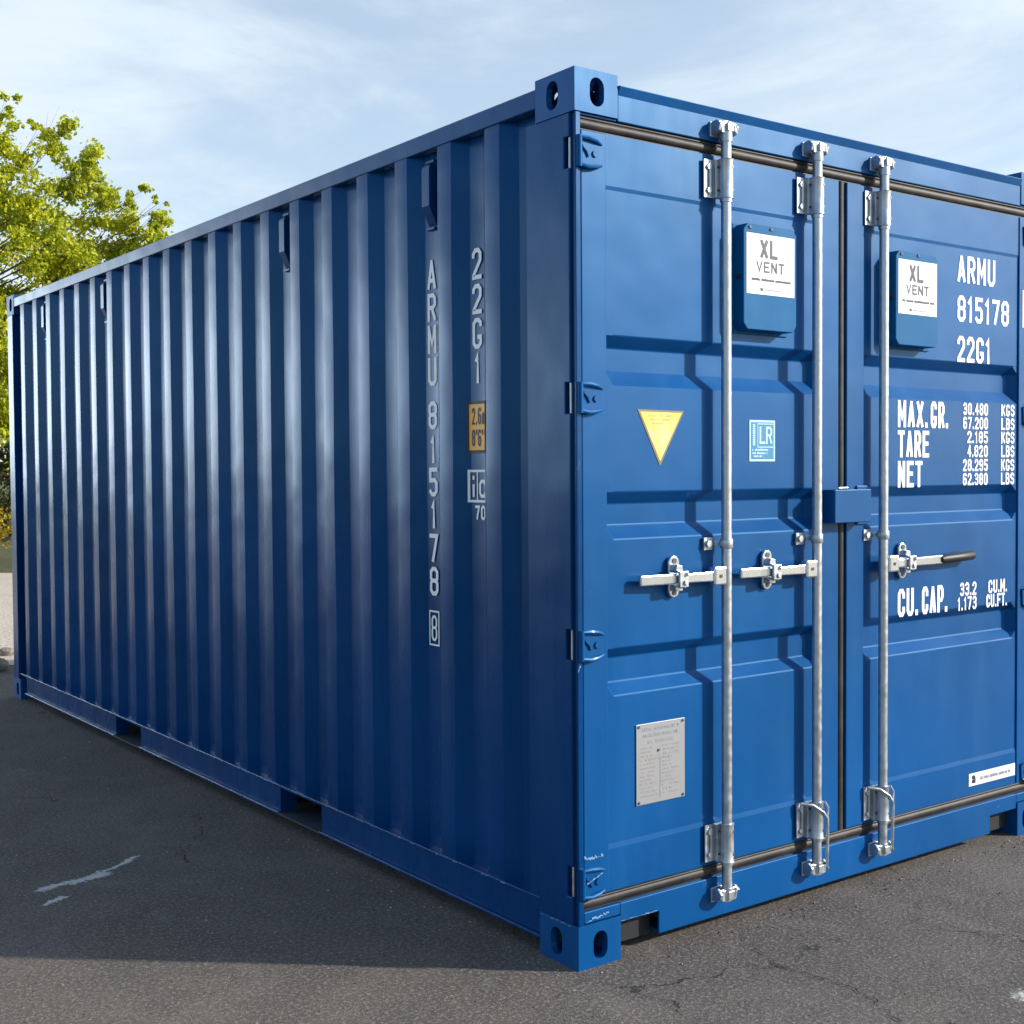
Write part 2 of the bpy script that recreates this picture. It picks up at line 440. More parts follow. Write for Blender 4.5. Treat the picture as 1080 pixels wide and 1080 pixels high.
# ------------------------------------------------------------------ locking rods
def rod(xr, sgn, wire, grip):
    yc = -.030
    b = MB()
    b.tube([(xr, yc, .10), (xr, yc, 2.60)], .0168, 20)
    for z in (.130, 2.565): b.tube([(xr, yc, z-.02), (xr, yc, z+.012)], .020, 18)
    o = b.build('locking_rod', GALV, box, smooth=40)
    # guides
    for z0, z1 in ((.228, .352), (2.366, 2.490)):
        b = MB()
        b.tube([(xr, yc, z0), (xr, yc, z0+.006), (xr, yc, z1-.006), (xr, yc, z1)], [.0245, .0225, .0225, .0245], 20)
        b.tube([(xr, yc, z0-.012), (xr, yc, z0)], .020, 16)
        b.prism([(xr-.072, z0+.002), (xr-.010, z0+.002), (xr-.010, z1-.002), (xr-.072, z1-.002)], 1, -.004, .001)
        b.prism([(xr-.036, z0+.002), (xr-.010, z0+.002), (xr-.010, z1-.002), (xr-.036, z1-.002)], 1, -.018, -.0045)
        b.tube([(xr-.050, -.007, z0+.012), (xr-.050, -.008, (z0+z1)/2), (xr-.050, -.007, z1-.012)], .004, 8)
        for zz in (z0+.025, z1-.025):
            b.tube([(xr-.054, -.004, zz), (xr-.054, -.011, zz)], .009, 6)
        b.build('rod_guide', GALV, o, smooth=40)
        b = MB()
        for zz in (z0+.025, z1-.025):
            for q in (((xr+.009, yc-.020, zz), (xr+.009, yc-.0225, zz)), ((xr-.024, -.019, zz), (xr-.024, -.0205, zz))):
                b = MB(); b.tube(q, .0045, 8); b.build('guide_bolt', DSTEEL, o)
    # middle clip
    b = MB(); zz = 1.262
    b.tube([(xr, yc, zz-.016), (xr, yc, zz-.012), (xr, yc, zz+.012), (xr, yc, zz+.016)], [.019, .021, .021, .019], 18)
    b.box(xr-.072, xr-.034, -.001, .006, zz-.020, zz+.020); b.box(xr-.036, xr-.005, -.014, -.002, zz-.007, zz+.007)
    b.tube([(xr-.055, -.001, zz), (xr-.055, -.010, zz)], .012, 6)
    b.build('rod_clip', GALV, o, smooth=40)
    # cams and keepers
    for z, s in ((2.588, 1), (.120, -1)):
        b = MB()
        b.prism([(xr-.030, z-.018*s), (xr+.012, z-.020*s), (xr+.026, z-.004*s), (xr+.024, z+.016*s), (xr-.004, z+.024*s), (xr-.034, z+.016*s)], 1, -.042, -.030)
        b.box(xr-.012, xr+.014, -.052, -.040, z-.012, z+.014)
        b.tube([(xr-.004, -.040, z+.018*s), (xr+.020, -.046, z+.012*s), (xr+.024, -.046, z-.012*s)], .006, 8)
        b.build('cam', GALV, o, bevel=.003)
        b = MB()
        b.box(xr-.046, xr+.044, -.006, .0015, z-.026, z+.022)
        for q in (-1, 1):
            b.prism([(-.006, z-.022), (-.040, z-.014*q*s if q > 0 else z-.012), (-.046, z+.008), (-.030, z+.024), (-.006, z+.020)], 0, xr+q*.038-.005, xr+q*.038+.005)
        b.tube([(xr-.040, -.034, z+.016), (xr+.040, -.034, z+.016)], .005, 8)
        b.build('cam_keeper', GALV, o, bevel=.002)
    if wire:
        b = MB()
        b.tube([(xr-.062, -.012, .350), (xr-.030, -.040, .345), (xr+.006, -.054, .318), (xr+.030, -.052, .292), (xr+.036, -.048, .24), (xr+.034, -.048, .17), (xr+.036, -.044, .125), (xr+.046, -.040, .112)], .0058, 8)
        b.tube([(xr+.020, -.048, .352), (xr+.036, -.050, .33), (xr+.033, -.050, .29)], .004, 8)
        b.build('lever_bar', GALV, o, smooth=60)
    # hub + handle
    zh = 1.160 if sgn < 0 else 1.156
    b = MB(); X = lambda d: xr+sgn*d
    b.box(min(X(.016), X(.070)), max(X(.016), X(.070)), -.048, -.018, zh-.030, zh+.030)
    h1 = b.build('handle_hub', ZINC, o, bevel=.006)
    b = MB(); b.tube([(X(.043), -.048, zh), (X(.043), -.0505, zh)], .006, 10); b.build('pivot_pin', DSTEEL, o)
    b = MB(); yb = -.040
    dbr = {0: .209, 1: .222, 2: .147}[grip[0]]
    end = .368
    stations = [(.068, -.034, .017), (.10, -.036, .016), (dbr-.03, -.034, .015), (dbr+.02, -.030, .015), (.28, -.024, .0165), (end, -.018, .0165)]
    prev = None
    for (d, yy, hh) in stations:
        ring = [(X(d), yy-.008, zh-hh), (X(d), yy-.008, zh+hh), (X(d), yy+.006, zh+hh), (X(d), yy+.006, zh-hh)]
        if prev:
            for i in range(4): b.face([prev[i], prev[(i+1) % 4], ring[(i+1) % 4], ring[i]])
        else: b.face(ring)
        prev = ring
    b.face(prev)
    me = b.mesh(fix=False); bm = bmesh.new(); bm.from_mesh(me); bmesh.ops.remove_doubles(bm, verts=bm.verts, dist=1e-5); bmesh.ops.recalc_face_normals(bm, faces=bm.faces); bm.to_mesh(me); bm.free()
    ob('handle', me, o, ZINC, bevel=.004)
    if grip[1]:
        b = MB()
        b.tube([(X(end-.012), -.022, zh), (X(end+.01), -.022, zh+.001), (X(end+.10), -.024, zh+.004), (X(end+.185), -.024, zh+.008), (X(end+.197), -.024, zh+.008)], [.013, .0175, .018, .018, .010], 14)
        b.build('handle_grip', GRIP, o, smooth=60)
    # retainer bracket
    b = MB(); xb = X(dbr)
    b.prism(stadium(xb, zh+.004, .046, .132, 10), 1, -.006, .006)
    b.build('handle_retainer', ZINC, o, bevel=.003)
    b = MB()
    b.prism([(xb-.017, zh+.018), (xb+.017, zh+.018), (xb+.012, zh+.040), (xb-.010, zh+.044)], 1, -.030, -.006)
    b.prism([(xb-.018, zh-.020), (xb+.016, zh-.020), (xb+.016, zh-.040), (xb-.012, zh-.040)], 1, -.028, -.006)
    b.box(xb-.019, xb+.019, -.052, -.043, zh-.026, zh+.024)
    b.box(xb-.019, xb-.010, -.043, -.006, zh+.019, zh+.027); b.box(xb+.006, xb+.017, -.043, -.006, zh-.030, zh-.020)
    b.tube([(xb-.004, -.044, zh+.006), (xb+.012, -.056, zh+.016)], .006, 8)
    b.tube([(xb+.004, -.052, zh-.012), (xb+.004, -.058, zh-.012)], .009, 8)
    b.build('handle_catch', GALV, o, bevel=.002)
    for zz in (zh+.054, zh-.046):
        b = MB(); b.tube([(xb, -.006, zz), (xb, -.0085, zz)], .009, 10); b.build('rivet', DSTEEL, o)
    return o
rod(.601, -1, False, (0, False)); rod(1.043, -1, True, (1, False)); rod(1.405, 1, True, (2, True))

# ------------------------------------------------------------------ lettering
O8 = [(0, .15), (0, .85), (.28, 1), (.72, 1), (1, .85), (1, .15), (.72, 0), (.28, 0), (0, .15)]
FONT = {
 'A': [[(0, 0), (.5, 1)], [(.5, 1), (1, 0)], [(.2, .27), (.8, .27)]], 'R': [[(0, 0), (0, 1)], [(.1, 1), (.72, 1), (1, .87), (1, .62), (.72, .49), (.15, .49)], [(.55, .46), (1, 0)]],
 'M': [[(0, 0), (0, 1)], [(1, 0), (1, 1)], [(.04, .98), (.5, .3), (.96, .98)]], 'U': [[(0, 1), (0, .15), (.28, 0), (.72, 0), (1, .15), (1, 1)]],
 '8': [[(.12, .52), (0, .64), (0, .87), (.28, 1), (.72, 1), (1, .87), (1, .64), (.85, .52), (1, .40), (1, .13), (.72, 0), (.28, 0), (0, .13), (0, .40), (.12, .52)], [(.15, .52), (.85, .52)]],
 '1': [[(.6, 0), (.6, 1), (.05, .8)]], '5': [[(1, 1), (.02, 1), (.02, .56), (.72, .58), (1, .46), (1, .13), (.72, 0), (.28, 0), (0, .13)]],
 '7': [[(0, 1), (1, 1), (.35, 0)]], '2': [[(0, .80), (0, .87), (.28, 1), (.72, 1), (1, .87), (1, .62), (0, .06), (0, 0), (1, 0)]],
 'G': [[(1, .83), (1, .89), (.72, 1), (.28, 1), (0, .87), (0, .13), (.28, 0), (.72, 0), (1, .13), (1, .36), (.72, .36)]],
 'X': [[(0, 0), (1, 1)], [(0, 1), (1, 0)]], '.': [[(0, 0), (0, .06)]], 'T': [[(0, 1), (1, 1)], [(.5, .95), (.5, 0)]],
 'E': [[(1, 1), (0, 1), (0, 0), (1, 0)], [(.05, .52), (.8, .52)]], 'N': [[(0, 0), (0, 1)], [(.02, .97), (.98, .03)], [(1, 0), (1, 1)]],
 'K': [[(0, 0), (0, 1)], [(1, 1), (.08, .42)], [(.3, .6), (1, 0)]], 'S': [[(1, .83), (1, .88), (.72, 1), (.28, 1), (0, .87), (0, .63), (.28, .53), (.72, .50), (1, .38), (1, .13), (.72, 0), (.28, 0), (0, .15)]],
 'L': [[(0, 1), (0, 0), (1, 0)]], 'B': [[(0, 0), (0, 1), (.7, 1), (.95, .88), (.95, .64), (.7, .53), (1, .40), (1, .12), (.72, 0), (0, 0)], [(.05, .53), (.65, .53)]],
 '3': [[(0, .84), (.28, 1), (.72, 1), (1, .87), (1, .64), (.8, .53), (1, .40), (1, .13), (.72, 0), (.28, 0), (0, .15)], [(.35, .53), (.75, .53)]],
 '0': [O8], '4': [[(.72, 0), (.72, 1)], [(.66, .96), (0, .3)], [(.08, .3), (1, .3)]], '6': [[(1, .87), (.72, 1), (.28, 1), (0, .87), (0, .13), (.28, 0), (.72, 0), (1, .13), (1, .44), (.72, .55)], [(.72, .54), (.15, .54)]],
 '9': [[(0, .13), (.28, 0), (.72, 0), (1, .13), (1, .87), (.72, 1), (.28, 1), (0, .87), (0, .56), (.28, .45)], [(.28, .46), (.85, .46)]],
 'C': [[(1, .76), (1, .87), (.72, 1), (.28, 1), (0, .87), (0, .13), (.28, 0), (.72, 0), (1, .13), (1, .24)]], 'P': [[(0, 0), (0, 1)], [(.1, 1), (.72, 1), (1, .87), (1, .58), (.72, .45), (.15, .45)]],
 'F': [[(1, 1), (0, 1), (0, 0)], [(.05, .52), (.8, .52)]], 'V': [[(0, 1), (.5, 0), (1, 1)]], "'": [[(0, 1), (0, .78)]],
 'm': [[(0, 0), (0, .62), (.35, .66), (.5, .56), (.5, 0)], [(.52, .56), (.68, .66), (1, .60), (1, 0)]], 'i': [[(0, 0), (0, .52)], [(0, .94), (0, .98)]],
 'c': [[(1, .78), (.78, 1), (.25, 1), (0, .8), (0, .2), (.25, 0), (.78, 0), (1, .22)]],
}
WID = {'1': .6, '.': .02, "'": .02, 'M': 1.2, 'm': 1.35, 'i': .02, ' ': .25}
def stroke(pts, t):
    """constant-width strip along a polyline, mitred"""
    closed = pts[0] == pts[-1]; P = [Vector(p) for p in pts]
    if not closed:     # square caps on upright and level ends
        a = (P[0]-P[1]).normalized(); c = (P[-1]-P[-2]).normalized()
        P[0] = P[0]+a*t*(.5 if min(abs(a.x), abs(a.y)) < .02 else .36)
        P[-1] = P[-1]+c*t*(.5 if min(abs(c.x), abs(c.y)) < .02 else .36)
    if closed: P = P[:-1]
    n = len(P); L_, R_ = [], []
    for i in range(n):
        a = (P[i]-P[i-1]).normalized() if (closed or i > 0) else None
        c = (P[(i+1) % n]-P[i]).normalized() if (closed or i < n-1) else None
        if a is None: a = c
        if c is None: c = a
        na, nc = Vector((-a.y, a.x)), Vector((-c.y, c.x)); m = na+nc
        if m.length < .25: m = na
        m.normalize(); k = min(1/max(.2, m.dot(na)), 1.7)*t/2
        L_.append(P[i]+m*k); R_.append(P[i]-m*k)
    Q = []
    for i in range(n if closed else n-1):
        j = (i+1) % n; Q.append([tuple(L_[i]), tuple(R_[i]), tuple(R_[j]), tuple(L_[j])])
    return Q
def glyph(s, w, h, t):
    """condensed block lettering in a w x h box -> list of (polygon, stroke layer)"""
    gap = .36; tot = sum(WID.get(c, 1) for c in s); ng = len(s)-1
    cw = (w-t-ng*t)/(tot+gap*ng) if s else 1
    gp = gap*cw+t; u = t/2; out = []
    for c in s:
        ww = WID.get(c, 1)*cw
        for k, pl_ in enumerate(FONT.get(c, [])):
            out += [(q, k) for q in stroke([(u+x*ww, t/2+y*(h-t)) for x, y in pl_], t)]
        u += ww+gp
    return out
class Decal(MB):
    """flat marks laid on a surface; mapping turns (u, v, lift) into a point"""
    def __init__(s, mapping): super().__init__(); s.map = mapping
    def poly(s, pts, lift=0, m=0): s.face([s.map(u, v, lift) for u, v in pts], m)
    def rect(s, u0, v0, u1, v1, lift=0, m=0): s.poly([(u0, v0), (u1, v0), (u1, v1), (u0, v1)], lift, m)
    def text(s, t, u, v, w, h, thick, lift=0, m=0):
        for P, k in glyph(t, w, h, thick): s.poly([(u+a, v+b) for a, b in P], lift+.00025*k, m)
    def scribble(s, u0, u1, v, h, lift, m, rnd, fill=.75):
        u = u0
        while u < u1-.002:
            w = rnd.uniform(.0018, .006)
            if rnd.random() < fill: s.rect(u, v, min(u+w*.8, u1), v+h*rnd.uniform(.7, 1), lift, m)
            u += w
doorm = lambda y: (lambda u, v, l: (u, y-.0015-l, v))
def words(name, par, mapping, items):
    for it in items:
        D = Decal(mapping); D.text(*it); D.build(name, WHITE, par, fix=False)
words('container_number', doorR, doorm(.010), [('ARMU', 1.904, 2.214, .250, .104, .0155), ('815178', 1.905, 2.064, .345, .100, .0155), ('22G1', 1.905, 1.909, .221, .100, .0155)])
WM = []
WM.append(('MAX.', 1.539, 1.652, .180, .100, .0150)); WM.append(('GR.', 1.738, 1.652, .110, .100, .0150)); WM.append(('TARE', 1.539, 1.541, .190, .100, .0155)); WM.append(('NET', 1.540, 1.430, .148, .098, .0155))
z = 1.756
for a, u_ in (('30.480', 'KGS'), ('67.200', 'LBS'), ('2.185', 'KGS'), ('4.820', 'LBS'), ('28.295', 'KGS'), ('62.380', 'LBS')):
    w = .165 if len(a) == 6 else .137
    WM.append((a, 2.110-w, z-.050, w, .047, .0082)); WM.append((u_, 2.202, z-.050, .092, .047, .0082))
    z -= .0545
WM.append(('CU.', 1.542, .950, .122, .104, .0155)); WM.append(('CAP.', 1.688, .950, .160, .104, .0155))
WM.append(('33.2', 1.930, 1.003, .108, .052, .0085)); WM.append(('1.173', 1.914, .947, .125, .052, .0085))
WM.append(('CU.M.', 2.120, 1.003, .128, .052, .0085)); WM.append(('CU.FT.', 2.106, .947, .142, .052, .0085))
words('weight_marking', doorR, doorm(.010), WM)
# side lettering in two recesses: u measured towards the viewer's right (-y)
sidem = lambda y0: (lambda u, v, l: (X0+corr(y0-u)-.0040-l, y0-u, v))
for nm, y0, grp in (('container_number', .864, (('A', 2.133, 2.237), ('R', 2.022, 2.120), ('M', 1.911, 2.010), ('U', 1.799, 1.897))),
        ('container_number', .864, (('8', 1.648, 1.745), ('1', 1.529, 1.627), ('5', 1.413, 1.514), ('1', 1.301, 1.400), ('7', 1.181, 1.282), ('8', 1.065, 1.166))),
        ('size_code', .590, (('2', 2.135, 2.238), ('2', 2.021, 2.120), ('G', 1.906, 2.008), ('1', 1.792, 1.893)))):
    D = Decal(sidem(y0))
    for ch, z0, z1 in grp:
        w = .054 if ch != '1' else .030
        D.text(ch, .006+(.054-w)/2, z0, w, z1-z0, .0145)
    D.build(nm, WHITE, box, fix=False)
D = Decal(sidem(.864)); D.text('8', .014, .905, .036, .090, .009)
for r in ((.000, .888, .064, .894), (.000, 1.006, .064, 1.012), (.000, .894, .006, 1.006), (.058, .894, .064, 1.006)): D.rect(*r)
D.build('check_digit', WHITE, box, fix=False)
words('size_code', box, sidem(.590), [('70', .014, 1.338, .060, .048, .009)])
D = Decal(sidem(.612))
def draped(D, u0, v0, u1, v1, lift, m, n=14):
    for i in range(n): D.rect(u0+(u1-u0)*i/n, v0, u0+(u1-u0)*(i+1)/n, v1, lift, m)
O_ = mat('orange_sticker', (.95, .42, .02), .4)
draped(D, 0, 1.560, .125, 1.733, .0, 0); draped(D, .009, 1.570, .116, 1.723, .0007, 1)
D.text('2.6m', .022, 1.655, .082, .056, .0072, .0014, 2); D.text("8'6''", .022, 1.583, .076, .056, .0072, .0014, 2)
D.build('height_sticker', [INK, O_, INK], box, fix=False)
D = Decal(sidem(.612))
for r in ((.002, 1.497, .115, 1.505), (.002, 1.396, .115, 1.404), (.002, 1.404, .010, 1.497), (.107, 1.404, .115, 1.497), (.047, 1.404, .053, 1.497)):
    draped(D, *r, .0, 0, 8)
D.text('i', .022, 1.414, .012, .072, .011); D.text('c', .060, 1.412, .042, .060, .011)
D.build('emblem', WHITE, box, fix=False)

# ------------------------------------------------------------------ stickers and plates on the doors
rnd = random.Random(4)
def scuffs(name, par, items, mapping, m=PRIMER):
    for (u0, v0, u1, v1, w, n) in items:
        D = Decal(mapping)
        for i in range(n):
            t = i/n; t2 = (i+1)/n
            ww = w*(rnd.uniform(.3, 1.1) if rnd.random() > .3 else .15); a = (u0+(u1-u0)*t, v0+(v1-v0)*t+rnd.uniform(-.3, .3)*w); c = (u0+(u1-u0)*t2, v0+(v1-v0)*t2+rnd.uniform(-.3, .3)*w)
            D.poly([a, (c[0], c[1]-ww*rnd.uniform(.2, .6)), (c[0], c[1]+ww*.4), (a[0], a[1]+ww*rnd.uniform(.4, .9))])
        if D.f: D.build(name, m, par, fix=False)
tri = Decal(doorm(.010))
YB = mat('triangle_border', (.20, .16, .08), .5)
def yellow():
    m = mat('faded_yellow', (.80, .60, .10), .4); nt = m.node_tree; b = nt.nodes['Principled BSDF']
    t = tex(nt, 8, 4, .6); c = mixc(nt, rng(nt, t.outputs['Fac'], .42, .66, 0, 1), (.82, .56, .10), (.80, .72, .42)); nt.links.new(c, b.inputs['Base Color']); return m
tri.poly([(.252, 1.688), (.450, 1.686), (.346, 1.512)], 0, 0)
tri.poly([(.262, 1.681), (.440, 1.680), (.346, 1.527)], .0007, 1)
for i, (v, w) in enumerate(((1.667, .10), (1.655, .085), (1.643, .07))):
    tri.scribble(.348-w/2, .348+w/2, v, .006, .0014, 2, rnd, .5)
tri.build('triangle_sticker', [YB, yellow(), mat('faded_print', (.62, .46, .16), .5)], doorL, fix=False)
# classification sticker
TL = mat('sticker_teal', (.02, .22, .42), .4); PALE = mat('sticker_pale', (.45, .72, .82), .4)
D = Decal(doorm(.010))
D.rect(.750, 1.527, .874, 1.664, 0, 1); D.rect(.757, 1.534, .867, 1.657, .0007, 0)
D.text('L', .797, 1.585, .028, .058, .008, .0014, 1); D.text('R', .828, 1.585, .030, .058, .008, .0014, 1)
D.rect(.787, 1.576, .790, 1.652, .0014, 1); D.rect(.787, 1.573, .864, 1.576, .0014, 1); D.rect(.787, 1.650, .864, 1.653, .0014, 1)
for v in (1.562, 1.551, 1.541): D.scribble(.762, .840 if v > 1.545 else .815, v, .007, .0014, 1, rnd, .85)
v = 1.580
while v < 1.65: D.rect(.764, v, .776, v+.004, .0014, 1); v += .006
D.build('class_sticker', [TL, PALE], doorL, fix=False)
# data plate
PLM = mat('aluminium_plate', (.33, .34, .36), .45, .35)
b = MB(); b.box(.240, .448, .006, .0088, .458, .711)
pln = b.build('data_plate', PLM, doorL, bevel=.001)
D = Decal(doorm(.0065))
D2 = []
for i, (v, w) in enumerate(((.688, .176), (.668, .150), (.648, .110))):
    D.scribble(.344-w/2, .344+w/2, v, .010, 0, 0, rnd, .8)
v = .632
while v > .475:
    D.scribble(.256, .256+rnd.uniform(.05, .085), v, .0055, 0, 1, rnd, .6); D.scribble(.350, .350+rnd.uniform(.04, .085), v, .0055, 0, 1, rnd, .6)
    v -= .0125
D.rect(.340, .470, .342, .600, 0, 1); D.rect(.252, .603, .436, .605, 0, 1); D.rect(.252, .525, .436, .5265, 0, 1)
D.build('plate_lettering', [GREY, mat('worn_print', (.33, .30, .29), .6)], pln, fix=False)
for x, z in ((.333, .622), (.250, .703), (.438, .703), (.250, .466), (.438, .466)):
    b = MB(); b.tube([(x, .0075, z), (x, .0035, z)], .0045, 10); b.build('rivet', DSTEEL, pln)
# large white vents
def vent(x0, x1, z0, z1):
    b = MB()
    b.prism([(x0+.018, z0), (x1-.018, z0), (x1, z0+.020), (x1, z1-.020), (x1-.018, z1), (x0+.018, z1), (x0, z1-.020), (x0, z0+.020)], 1, -.042, .010)
    b.prism([(x0-.004, z0-.010), (x1+.008, z0-.010), (x1+.008, z1+.004), (x0-.004, z1+.004)], 1, .004, .0098)
    o = b.build('vent_cover', TEAL, box, bevel=.006)
    zm = (z0+z1)/2
    for q in ((x0+.024, x0+.036, -.0455, -.0425, z1-.016, z1-.008), (x0+.124, x0+.136, -.0455, -.0425, z1-.014, z1-.006), (x0-.004, x0-.0005, -.03, -.012, zm-.006, zm+.006)):
        b = MB(); b.box(*q); b.build('vent_clip', INK, o)
    D = Decal(doorm(-.042)); u0, u1 = x0+.012, x1-.012 if x1-x0 < .256 else x1-.014; v1 = z1-.030; v0 = v1-.196
    D.rect(u0, v0, u1, v1, 0, 0); w = u1-u0
    D.text('XL', u0+w*.28, v0+.118, w*.36, .062, .0120, .0007, 1)
    D.text('VENT', u0+w*.20, v0+.072, w*.58, .036, .0062, .0007, 1)
    D.scribble(u0+w*.10, u0+w*.92, v0+.044, .009, .0007, 1, rnd, .9)
    D.rect(u0+w*.28, v0+.012, u0+w*.34, v0+.021, .0007, 1); D.scribble(u0+w*.38, u0+w*.72, v0+.014, .005, .0007, 2, rnd, .8)
    D.rect(u0+w*.22, v0+.0645, u0+w*.62, v0+.0655, .0007, 2); D.rect(u0+w*.30, v0+.1115, u0+w*.74, v0+.1125, .0007, 2)
    D.build('vent_label', [LABEL, INK, GREY], o, fix=False)
vent(.669, .923, 1.955, 2.297); vent(1.458, 1.711, 1.947, 2.286)
# small maker's sticker bottom right
D = Decal(doorm(.007)); D.rect(1.990, .250, 2.308, .300, 0, 0)
for a, c in ((.262, .273), (.278, .289)): D.poly([(2.020+.012*math.cos(t*math.pi/6), (a+c)/2+.008*math.sin(t*math.pi/6)) for t in range(12)], .0007, 1)
D.rect(2.026, .260, 2.034, .280, .0008, 1)
D.scribble(2.065, 2.280, .267, .014, .0007, 2, rnd, .8); D.build('white_sticker', [LABEL, INK, GREY], doorR, fix=False)
D = Decal(doorm(.003)); D.rect(2.336, 2.066, 2.385, 2.216, 0, 0); D.build('white_sticker', LABEL, doorR, fix=False)
# scuffs
scuffs('scuff_mark', doorL, [(.026, .332, .100, .330, .012, 9), (.024, .262, .085, .285, .006, 8)], lambda u, v, l: (u, .0020 if v > .3 else -.0135 if v > .25 else .002, v))
scuffs('scuff_mark', box, [(.17, .1165, .32, .117, .004, 9), (.03, .140, .12, .155, .010, 8), (1.66, .060, 1.665, .08, .004, 2), (2.18, .135, 2.19, .15, .006, 2)], lambda u, v, l: (u, -.0005, v))
its = []
for k in range(20):
    c = C0+k*PER; its += [(c-.055, .1775, c-.03, .1775, .006, 3), (c+.03, .1775, c+.075, .1775, .005, 4)]
scuffs('scuff_mark', box, its, lambda u, v, l: (-.0035, u, v-.005))
scuffs('scuff_mark', box, [(.03, .128, .18, .128, .004, 12)], lambda u, v, l: (-.0035, u, v))

scuffs('scuff_mark', box, [(.052, .60, .053, .64, .003, 2), (.10, .56, .101, .60, .003, 2), (.03, .745, .034, .78, .003, 2), (.06, .335, .062, .45, .003, 3), (.15, 1.31, .152, 1.34, .0025, 2)], lambda u, v, l: (-.0008, u, v))
scuffs('scuff_mark', box, [(.003, .90, .018, .93, .007, 3), (.004, .70, .012, .74, .004, 2), (.004, 1.50, .014, 1.53, .003, 2)], lambda u, v, l: (u, -.0008, v))
# ------------------------------------------------------------------ side ventilators
def sidevent(yc):
    b = MB(); z0, z1 = 2.395, 2.555
    ya, yb = yc-.040, yc+.008
    xf, xb = .006, X0+DEP-.001
    prof = [(xb, z1+.006), (xf+.006, z1), (xf, z1-.012), (xf, z0+.020), (xb-.002, z0-.045)]
    b.prism(prof, 1, ya, yb)
    o = b.build('air_vent', BLUE_SHADE, box, bevel=.002)
    for z in (z1+.018, z0-.052):
        b = MB(); b.box(xb-.012, xb-.0005, ya+.002, yb+.006, z-.006, z+.004); b.build('vent_lug', BLUE_SHADE, o, bevel=.001)
for k in (1, 5, 13, 17): sidevent(C0+PER*(k+.5))

# ------------------------------------------------------------------ ground
def seg_mask(nt, P, marks):
    """worn paint: closeness to short strokes on the ground, broken up by grain"""
    acc = None
    sx = N(nt, 'ShaderNodeSeparateXYZ'); nt.links.new(P, sx.inputs[0]); X, Y = sx.outputs[0], sx.outputs[1]
    for (x0, y0, x1, y1, w) in marks:
        L = math.hypot(x1-x0, y1-y0); ux, uy = (x1-x0)/L, (y1-y0)/L
        dx = math_(nt, 'SUBTRACT', X, x0); dy = math_(nt, 'SUBTRACT', Y, y0)
        t = math_(nt, 'ADD', math_(nt, 'MULTIPLY', dx, ux), math_(nt, 'MULTIPLY', dy, uy))
        n_ = math_(nt, 'ADD', math_(nt, 'MULTIPLY', dx, -uy), math_(nt, 'MULTIPLY', dy, ux))
        e = math_(nt, 'MAXIMUM', math_(nt, 'MAXIMUM', math_(nt, 'MULTIPLY', t, -1.0), math_(nt, 'SUBTRACT', t, L)), 0.0)
        d = math_(nt, 'SQRT', math_(nt, 'ADD', math_(nt, 'MULTIPLY', e, e), math_(nt, 'MULTIPLY', n_, n_)))
        k = rng(nt, d, 0.0, w, 1.0, 0.0)
        acc = k if acc is None else math_(nt, 'MAXIMUM', acc, k)
    return acc
